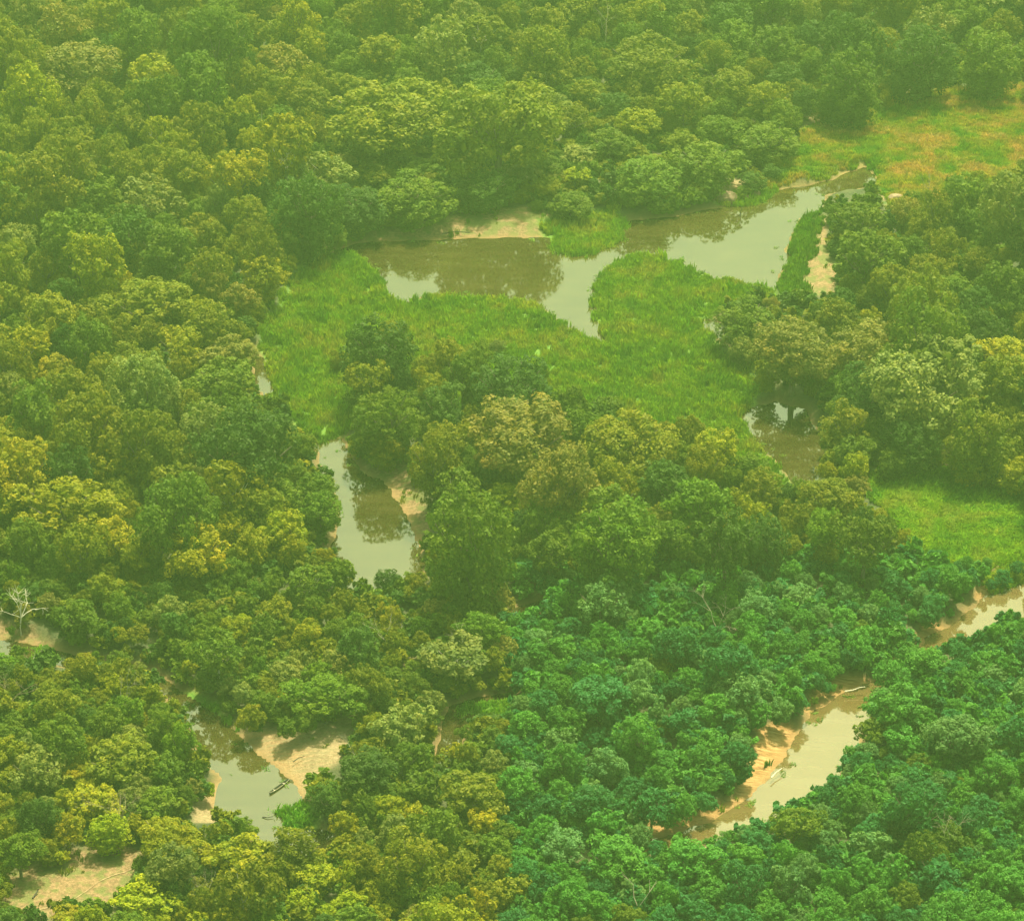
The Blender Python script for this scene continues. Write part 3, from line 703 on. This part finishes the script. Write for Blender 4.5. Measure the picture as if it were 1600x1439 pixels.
# ------------------------------------------------------------------ mass vegetation, scattered from points
def scatter(name, pts, rot, scl, tint, idx_, meshes, label, category):
    coll = bpy.data.collections.new(name + '_sources')
    for i, m_ in enumerate(meshes):
        ob = bpy.data.objects.new(f'source_{i:03d}', m_); coll.objects.link(ob)
    me = bpy.data.meshes.new(name); me.from_pydata([tuple(p) for p in pts], [], [])
    a = me.attributes.new('rot', 'FLOAT_VECTOR', 'POINT'); a.data.foreach_set('vector', np.asarray(rot, np.float32).ravel())
    a = me.attributes.new('scl', 'FLOAT_VECTOR', 'POINT'); a.data.foreach_set('vector', np.asarray(scl, np.float32).ravel())
    a = me.attributes.new('idx', 'INT', 'POINT'); a.data.foreach_set('value', np.asarray(idx_, np.int32).ravel())
    a = me.attributes.new('tint', 'FLOAT_COLOR', 'POINT'); col = np.ones((len(pts), 4), np.float32); col[:, :3] = tint; a.data.foreach_set('color', col.ravel())
    ob = bpy.data.objects.new(name, me); C.objects.link(ob)
    ng = bpy.data.node_groups.new(name, 'GeometryNodeTree')
    ng.interface.new_socket('Geometry', in_out='INPUT', socket_type='NodeSocketGeometry')
    ng.interface.new_socket('Geometry', in_out='OUTPUT', socket_type='NodeSocketGeometry')
    gi, go = ng.nodes.new('NodeGroupInput'), ng.nodes.new('NodeGroupOutput')
    ci = ng.nodes.new('GeometryNodeCollectionInfo'); ci.inputs['Collection'].default_value = coll
    ci.inputs['Separate Children'].default_value = True; ci.inputs['Reset Children'].default_value = True
    ip = ng.nodes.new('GeometryNodeInstanceOnPoints'); ip.inputs['Pick Instance'].default_value = True
    def na(nm, ty):
        q = ng.nodes.new('GeometryNodeInputNamedAttribute'); q.data_type = ty; q.inputs['Name'].default_value = nm; return q.outputs[0]
    ng.links.new(gi.outputs[0], ip.inputs['Points']); ng.links.new(ci.outputs[0], ip.inputs['Instance'])
    ng.links.new(na('idx', 'INT'), ip.inputs['Instance Index'])
    er = ng.nodes.new('FunctionNodeEulerToRotation'); ng.links.new(na('rot', 'FLOAT_VECTOR'), er.inputs[0]); ng.links.new(er.outputs[0], ip.inputs['Rotation'])
    ng.links.new(na('scl', 'FLOAT_VECTOR'), ip.inputs['Scale']); ng.links.new(ip.outputs[0], go.inputs[0])
    md = ob.modifiers.new('scatter', 'NODES'); md.node_group = ng
    ob['kind'] = 'stuff'; ob['label'] = label; ob['category'] = category
    return ob
P, Ro, Sc, Ti, Ix = [], [], [], [], []
for t_ in rest:
    k = template_of(t_); s = t_['W'] / 12.2; ax = rng.uniform(.9, 1.12)
    P.append((t_['x'], t_['y'], hz(t_['x'], t_['y']))); Ro.append((0, 0, rng.uniform(0, 6.28))); Sc.append((s * ax, s / ax, t_['H'] / NOMH[k])); Ti.append(jitter(t_['tone'])); Ix.append(k)
scatter('forest_canopy', P, Ro, Sc, Ti, Ix, TEMPL, 'smaller trees filling the forest between the larger crowns', 'forest')

# undergrowth: low bushes over the whole forest floor
def field(n, x0, x1, y0, y1):
    return rng.uniform(x0, x1, n), rng.uniform(y0, y1, n)
def sample_masks(x, y):
    return sdf(x, y, WATER), sdf(x, y, MARSH), sdf(x, y, SAND), np.minimum(sdf(x, y, GRASS), sdf(x, y, SHORE))
BUSH = [crown_mesh('bush', Wd=3.6, Ht=2.6, z0=.02, nl=5, low=-.6, nsub=6, nleaf=9, leaf=.5, spread=.6) for _ in range(4)]
x, y = field(26000, -170, 170, 330, 800)
w_, m_, s_, g_ = sample_masks(x, y)
px_, py_, _ = project(x, y, 3.0)
clr = np.zeros(len(x), bool)
for p in CLEAR: clr |= inside(px_, py_, p)
ok = (w_ > .9) & (m_ > .5) & (s_ > .6) & (g_ > 1.0) & ~clr
x, y = x[ok], y[ok]
z = land_height(w_[ok], m_[ok], s_[ok], x, y)
n = len(x); sc = rng.uniform(.6, 1.35, n)
tn = np.array([TONE['dark green'], TONE['mid green'], TONE['olive green'], TONE['deep green']])
near = np.clip((520 - y) / 120, 0, 1)
scatter('undergrowth', np.stack([x, y, z], 1), np.stack([0 * x, 0 * x, rng.uniform(0, 6.28, n)], 1), np.stack([sc, sc, sc * rng.uniform(.8, 1.4, n)], 1),
        np.where(((project(x, y, 2)[0] > 792) & (project(x, y, 2)[1] > 870))[:, None], np.array([TONE['deep green'], TONE['fresh green']])[rng.integers(0, 2, n)], tn[rng.integers(0, 3, n)]) * rng.uniform(.8, 1.2, (n, 1)), rng.integers(0, 4, n), BUSH, 'dense low undergrowth covering the forest floor', 'undergrowth')

# reeds and grass
def tuft_mesh(name, n, h, spread, wd, lean):
    V, F, lv = [], [], []
    for i in range(n):
        a = rng.uniform(0, 6.28); r = spread * math.sqrt(rng.random()); hh_ = h * rng.uniform(.6, 1.2)
        bx, by = math.cos(a) * r, math.sin(a) * r; la = rng.uniform(0, 6.28); lx, ly = math.cos(la) * lean * hh_, math.sin(la) * lean * hh_
        wx, wy = -math.sin(la + .6) * wd * .5, math.cos(la + .6) * wd * .5
        o = len(V)
        V += [(bx - wx, by - wy, 0), (bx + wx, by + wy, 0), (bx + wx * .8 + lx * .35, by + wy * .8 + ly * .35, hh_ * .6), (bx - wx * .8 + lx * .35, by - wy * .8 + ly * .35, hh_ * .6), (bx + lx, by + ly, hh_)]
        F += [(o, o + 1, o + 2, o + 3), (o + 3, o + 2, o + 4)]; v = (np.clip(rng.normal(.5, .2), 0, 1), rng.random()); lv += [v, v]
    return mesh_from(name, V, F, [LEAF], leafvar=np.array(lv))
TUFT = [tuft_mesh('tuft', 11, 1.0, .5, .20, .35) for _ in range(5)]
def grass_field(name, polys, n, box, tones, hs, label, cat, extra=None, wet=None):
    gx, gy, _ = ground([box[0], box[1], box[0], box[1]], [box[2], box[2], box[3], box[3]])
    x, y = field(n, gx.min(), gx.max(), gy.min(), gy.max())
    d = sdf(x, y, polys) + (vnoise(x, y, 2.3, 21) - .5) * 2.4 + (vnoise(x, y, 7.5, 22) - .5) * 2.0
    ok = d < 0
    if extra is not None: ok &= extra(x, y)
    x, y, d = x[ok], y[ok], d[ok]
    z = land_height(sdf(x, y, WATER), sdf(x, y, MARSH), sdf(x, y, SAND), x, y)
    n = len(x); big = vnoise(x, y, 6, 11) * .6 + vnoise(x, y, 2.1, 12) * .4
    tn = np.array([TONE[q] if isinstance(q, str) else q for q in tones]); u = np.clip((big - .25) * 2, 0, .999) * (len(tn) - 1)
    i = u.astype(int); f = (u - i)[:, None]
    tint = (tn[i] * (1 - f) + tn[np.minimum(i + 1, len(tn) - 1)] * f) * rng.uniform(.80, 1.20, (n, 1)) * (1 + rng.uniform(-.07, .07, (n, 3)))
    sc = rng.lognormal(0, .28, n); szz = sc * hs * (.75 + .6 * vnoise(x, y, 4, 13))
    print(name, n)
    if name == 'floating_weed': z = np.full(n, .07)
    return scatter(name, np.stack([x, y, z - .05], 1), np.stack([0 * x, 0 * x, rng.uniform(0, 6.28, n)], 1), np.stack([sc, sc, szz], 1), tint, rng.integers(0, 5, n), TUFT, label, cat)
land = lambda x, y: sdf(x, y, WATER) > .5
grass_field('marsh_grass', MARSH[:3], 90000, (390, 1300, 290, 800), [(.09, .19, .022), (.13, .24, .020), (.15, .26, .022), (.19, .275, .028), (.22, .26, .045)], .9, 'bright green floating marsh grass filling the old river arms', 'marsh grass', lambda x, y: (vnoise(x, y, 2.6, 51) + vnoise(x, y, 1.1, 52) * .5) > .34)
grass_field('riverside_grass', MARSH[3:], 22000, (40, 800, 1010, 1340), [(.08, .22, .014), (.14, .28, .02)], .6, 'low bright green plants along the near left waterline', 'grass')
grass_field('meadow_grass', [GRASS[0]], 60000, (1150, 1720, 130, 370), [(.10, .22, .018), (.20, .26, .025), (.31, .26, .06), (.40, .27, .10)], .6, 'dry yellowish grassland with green patches in the far right', 'grass', land)
grass_field('lawn_grass', [GRASS[1]], 32000, (1330, 1700, 730, 960), [(.06, .17, .012), (.11, .24, .010), (.16, .29, .012), (.20, .27, .03)], .45, 'smooth bright green grass lawn at the right edge', 'grass', land)
grass_field('bank_plants', SAND, 9000, (-40, 1660, 180, 1450), [(.06, .13, .016), (.12, .19, .02), (.20, .19, .06)], .7, 'scattered weeds and seedlings growing on the bare sandy banks', 'weeds', lambda x, y: (sdf(x, y, WATER) > .8) & (vnoise(x, y, 5, 31) > .52))
grass_field('floating_weed', WATER[:4] + WATER[6:9], 16000, (-40, 1660, 250, 1340), [(.07, .16, .02), (.12, .20, .03)], .12, 'small floating weeds and scum drifting along the water edges', 'water weed', lambda x, y: (sdf(x, y, WATER) > -2.2) & (sdf(x, y, WATER) < -.1) & (sdf(x, y, MARSH) > .5) & (vnoise(x, y, 4, 41) > .62))
grass_field('shore_grass', SHORE, 5000, (1200, 1300, 330, 490), [(.07, .17, .016), (.11, .20, .02)], .9, 'green shore plants along the right pool', 'grass', land)

# ------------------------------------------------------------------ single things
def thing(name, label, cat, loc, rz=0, group=None):
    o = bpy.data.objects.new(name, None); C.objects.link(o); o.location = loc; o.rotation_euler = (0, 0, rz)
    o['label'] = label; o['category'] = cat
    if group: o['group'] = group
    return o
def place(px, py, z=0): a, b_, _ = ground(px, py, z); return float(a), float(b_)
# dead and leafless trees
DEAD = [(408,205,3,13,'thin white dead stem rising in the far forest, left of centre',.16,2,.35,2), (45,632,3,12,'pale broken stem at the left edge of the upper forest',.16,2,.4,2),
        (945,38,3,13,'pale dead stem in the far forest near the top edge, centre',.14,3,.5,2), (1450,285,3,5,'small pale dead sapling in the dry grassland',.10,3,.5,3),
        (560,1175,2.5,5,'small bare tree above the right corner of the sandy point',.08,4,.5,3), (995,1400,3,8,'curved white stem low in the teal forest, left part',.12,2,.5,2),
        (730,1015,3,7,'pale dead branches above the large pale limbed tree',.10,4,.6,3), (1120,970,3,8,'thin bare tree in the upper teal forest',.10,4,.6,3),
        (1480,1310,3,8,'pale bare twigs in the lower right of the teal forest',.09,4,.6,3), (600,985,3,7,'grey bare tree in the forest left of the small glade',.09,4,.6,3),
        (30,948,4.4,6.5,'white bare dead tree with twisted limbs at the near left edge',.16,3,.95,6),
        (190,1085,3.0,5,'leafless pale tree with a thin twisting stem left of the canoe river',.10,4,.6,3),
        (325,1405,3.4,5,'bare grey twiggy tree at the bottom edge right of the bright dome',.08,5,.5,3),
        (1200,32,3,7,'pale bare snag poking from the far top forest',.12,3,.5,3)]
for px, py, wd, ht, lab, r0, dp, spd, fst in DEAD:
    x, y = place(px, py + 8, ht * .62 + 1)
    e = thing('dead_tree', lab, 'dead tree', (x, y, hz(x, y)))
    o = bpy.data.objects.new('bare_limbs', bare_mesh('bare_limbs', wd, ht, depth=dp, r0=r0, spread=spd, first=fst, mat=PALE_BARK if wd > 4 else GREY_BARK)); C.objects.link(o); o.parent = e
# pinkish grey, nearly leafless crowns
for px, py, w, lab in [(205,1078,26,'pinkish grey leafless crown above the canoe river, left bank'), (15,1105,42,'pinkish grey twiggy crown at the left edge of the near left forest'), (185,1308,60,'grey brown dry brushwood tree behind the dirt clearing')]:
    t_ = make_tree(px, py, w, .8, 'airy', 'pinkish grey', force=True)
    e = thing('leafless_tree', lab, 'tree', (t_['x'], t_['y'], hz(t_['x'], t_['y'])), rng.uniform(0, 6))
    o = bpy.data.objects.new('twiggy_crown', bare_mesh('twiggy_crown', 5, 5.5, depth=6, r0=.11, spread=.6, mat=bark_material('dry_twigs', (.20, .14, .10), (.36, .28, .21)))); C.objects.link(o); o.parent = e
    o.scale = (t_['W'] / 5,) * 3
# dugout canoe moored at the sandy point
def canoe():
    x0, y0 = place(421, 1241); x1, y1 = place(452, 1219)
    ln = math.hypot(x1 - x0, y1 - y0); ang = math.atan2(y1 - y0, x1 - x0)
    e = thing('dugout_canoe', 'long narrow dark wooden canoe moored at the tip of the sandy point', 'canoe', ((x0 + x1) / 2, (y0 + y1) / 2, 0), ang)
    n = 15; prof = []
    for i in range(n):
        u = i / (n - 1); s_ = math.sin(math.pi * min(max(u, .0), 1)) ** .45; prof.append((ln * (u - .5), .27 * s_ + .02, .12 * (abs(u - .5) * 2) ** 3))
    V, F = [], []; sec = [(-1, .22), (-.85, .02), (-.4, -.12), (.4, -.12), (.85, .02), (1, .22), (.84, .22), (.7, .03), (.3, -.04), (-.3, -.04), (-.7, .03), (-.84, .22)]
    for X_, w, lift in prof:
        for a, z in sec: V.append((X_, a * w, z + lift))
    k = len(sec)
    for i in range(n - 1):
        for j in range(k): F.append((i * k + j, i * k + (j + 1) % k, (i + 1) * k + (j + 1) % k, (i + 1) * k + j))
    F.append(tuple(range(k))[::-1]); F.append(tuple(range((n - 1) * k, n * k)))
    def wood(nm, a, b_):
        m, t = new_mat(nm); tc = N(t, 'ShaderNodeTexCoord'); mp = N(t, 'ShaderNodeMapping'); mp.inputs['Scale'].default_value = (.6, 6, 6); L(t, tc.outputs['Object'], mp.inputs[0])
        c = ramp(t, noise(t, mp.outputs[0], 3, 5), [(.3, a), (.7, b_)]); d = N(t, 'ShaderNodeBsdfPrincipled'); L(t, c, d.inputs['Base Color']); d.inputs['Roughness'].default_value = .75
        o = N(t, 'ShaderNodeOutputMaterial'); L(t, d.outputs[0], o.inputs[0]); return m
    dark, light = wood('dark_wood', (.012, .014, .012), (.035, .035, .028)), wood('worn_wood', (.30, .27, .19), (.45, .40, .30))  # outside, far inner wall and far gunwale dark; floor and near inner wall pale
    h = bpy.data.objects.new('hull', mesh_from('hull', V, F, [dark, light], face_mat=[1 if (q < (n - 1) * k and q % k in (8, 9, 10)) else 0 for q in range(len(F))])); C.objects.link(h); h.parent = e
    for side, mt in ((1, dark), (-1, light)):
        pts = [(X_, side * w * .95, 0.235 + lift) for X_, w, lift in prof]
        v, f = tube(pts, [.035] * n, 5); r_ = bpy.data.objects.new('gunwale', mesh_from('gunwale', v, f, [mt])); C.objects.link(r_); r_.parent = e
    for u in (-.25, .22):
        v = [(ln * u + a, b_, c_) for a in (-.09, .09) for b_ in (-.21, .21) for c_ in (.15, .18)]
        f = [(0, 1, 3, 2), (4, 6, 7, 5), (0, 4, 5, 1), (2, 3, 7, 6), (0, 2, 6, 4), (1, 5, 7, 3)]
        s_ = bpy.data.objects.new('seat_board', mesh_from('seat_board', v, f, [light])); C.objects.link(s_); s_.parent = e
canoe()
# pale boulders at the far bank, driftwood, log and stumps
def rock_mesh(sx, sy, sz):
    v, f = ico((0, 0, 0), 1); V = [Vector(a) for a in v]; F = [tuple(q) for q in f]
    for _ in range(2):
        mid = {}; NF = []
        def mp_(a, b_):
            k = (min(a, b_), max(a, b_))
            if k not in mid: V.append(((V[a] + V[b_]) / 2).normalized() * ((V[a].length + V[b_].length) / 2) * rng.uniform(.94, 1.06)); mid[k] = len(V) - 1
            return mid[k]
        for a, b_, c_ in F:
            q, r_, s_ = mp_(a, b_), mp_(b_, c_), mp_(c_, a); NF += [(a, q, s_), (q, b_, r_), (s_, r_, c_), (q, r_, s_)]
        F = NF
    return [(p.x * sx, p.y * sy, p.z * sz) for p in V], F
m, t = new_mat('pale_clay'); geo = N(t, 'ShaderNodeNewGeometry'); cc = ramp(t, noise(t, geo.outputs['Position'], 1.2, 5), [(.35, (.16, .10, .065)), (.65, (.30, .21, .14))])
d = N(t, 'ShaderNodeBsdfPrincipled'); L(t, cc, d.inputs['Base Color']); d.inputs['Roughness'].default_value = .9; o = N(t, 'ShaderNodeOutputMaterial'); L(t, d.outputs[0], o.inputs[0]); CLAY = m
for px, py, sx, sz, lab in [(1135,312,2.6,1.8,'largest pale clay boulder on the far bank of the right pool'), (1165,310,1.2,1.0,'middle clay boulder of three on the far bank'), (1181,303,1.2,1.2,'rightmost clay boulder beside the right pool'), (1398,316,1.8,.8,'lone clay boulder in the grass below the dry grassland')]:
    x, y = place(px, py, .6); V, F = rock_mesh(sx, sx * .8, sz)
    o = bpy.data.objects.new('clay_boulder', mesh_from('clay_boulder', V, F, [CLAY])); C.objects.link(o); o.location = (x, y, hz(x, y) + sz * .25)
    o['label'] = lab; o['category'] = 'boulder'; o['group'] = 'pale clay boulders'
def log(name, pts, r, mat, lab, cat):
    w3 = []
    for px, py, z in pts: x, y = place(px, py, z); w3.append((x, y, z))
    x0, y0, z0 = w3[0]; path = [(a - x0, b_ - y0, c_ - z0) for a, b_, c_ in w3]
    n = len(path); v, f = tube(path, [r * (1 - .45 * i / (n - 1)) for i in range(n)], 7)
    o = bpy.data.objects.new(name, mesh_from(name, v, f, [mat])); C.objects.link(o); o.location = (x0, y0, z0); o['label'] = lab; o['category'] = cat
    return o
DARKB = bark_material('wet_bark', (.02, .018, .014), (.06, .05, .035))
log('fallen_log', [(51,1403,1.75),(55,1397,1.85),(59,1391,2.0),(60,1388,2.3)], .14, DARKB, 'dark curved fallen log lying on the dirt clearing', 'log')
log('water_stake', [(1156,342,-.4),(1157,333,.6),(1159,325,1.8)], .16, DARKB, 'dark stake standing in the right pool near the boulders', 'stake')
log('driftwood', [(1320,1080,.9),(1333,1078,1.0),(1343,1074,1.2),(1352,1073,1.3)], .12, PALE_BARK, 'grey driftwood branch on the bank at the river bend', 'driftwood')
log('driftwood', [(1205,1215,.8),(1212,1207,.9),(1222,1200,.95)], .11, PALE_BARK, 'grey driftwood log on the orange sandbar', 'driftwood')
log('driftwood', [(1318,1192,.5),(1330,1186,.9),(1340,1176,1.2)], .10, PALE_BARK, 'grey driftwood on the right bank of the brown river', 'driftwood')
log('driftwood', [(690,366,.8),(712,362,1.0),(735,364,1.0)], .16, DARKB, 'dark driftwood log on the sandy far bank of the lagoon', 'driftwood')
log('driftwood', [(458,1190,1.2),(466,1184,1.4),(476,1181,1.5)], .08, DARKB, 'small dark driftwood stick on the sandy point', 'driftwood')
log('floating_branch', [(1208,1258,.02),(1212,1260,.1),(1217,1259,.15)], .07, DARKB, 'small dark branch floating near the near bank of the brown river', 'branch')
log('fallen_branch', [(410,1276,.1),(418,1277,.2),(427,1275,.25)], .09, DARKB, 'thin branch fallen across the water by the reedy pool', 'branch')
# trodden path across the dirt clearing
m, t = new_mat('path'); geo = N(t, 'ShaderNodeNewGeometry'); cc = ramp(t, noise(t, geo.outputs['Position'], 2, 4), [(.35, (.24, .16, .09)), (.65, (.36, .26, .15))])
d = N(t, 'ShaderNodeBsdfPrincipled'); L(t, cc, d.inputs['Base Color']); d.inputs['Roughness'].default_value = .95; o = N(t, 'ShaderNodeOutputMaterial'); L(t, d.outputs[0], o.inputs[0])
V, F = [], []; pp = [(60,1422),(75,1418),(95,1411),(118,1403),(140,1388),(160,1374),(175,1367),(195,1360),(210,1352)]
pts = []
for i in range(len(pp) - 1):
    for k in range(6): u = k / 6; pts.append((pp[i][0] * (1 - u) + pp[i + 1][0] * u, pp[i][1] * (1 - u) + pp[i + 1][1] * u))
for i, q in enumerate(pts):
    x, y = place(q[0], q[1], 1.6); hw = .11 + .05 * math.sin(i * 1.7)
    for s_ in (-1, 1):
        V.append((x, y + s_ * hw, hz(x, y + s_ * hw) + .09))
for i in range(len(pts) - 1): F.append((2 * i, 2 * i + 2, 2 * i + 3, 2 * i + 1))
o = bpy.data.objects.new('path', mesh_from('path', V, F, [m], smooth=True)); C.objects.link(o); o['kind'] = 'structure'

# ------------------------------------------------------------------ haze
m, t = new_mat('haze'); pv = N(t, 'ShaderNodeVolumePrincipled'); pv.inputs['Color'].default_value = HAZE_COLOR; pv.inputs['Density'].default_value = HAZE_DENSITY; pv.inputs['Anisotropy'].default_value = .2
o = N(t, 'ShaderNodeOutputMaterial'); L(t, pv.outputs[0], o.inputs['Volume'])
bx = [(a, b_, c_) for a in (-2600, 2600) for b_ in (-1600, 3600) for c_ in (-4, CAM_H + 12)]
ho = bpy.data.objects.new('haze', mesh_from('haze', bx, [(0, 1, 3, 2), (4, 6, 7, 5), (0, 4, 5, 1), (2, 3, 7, 6), (0, 2, 6, 4), (1, 5, 7, 3)], [m])); C.objects.link(ho); ho['kind'] = 'stuff'
print('done', len(S.objects))
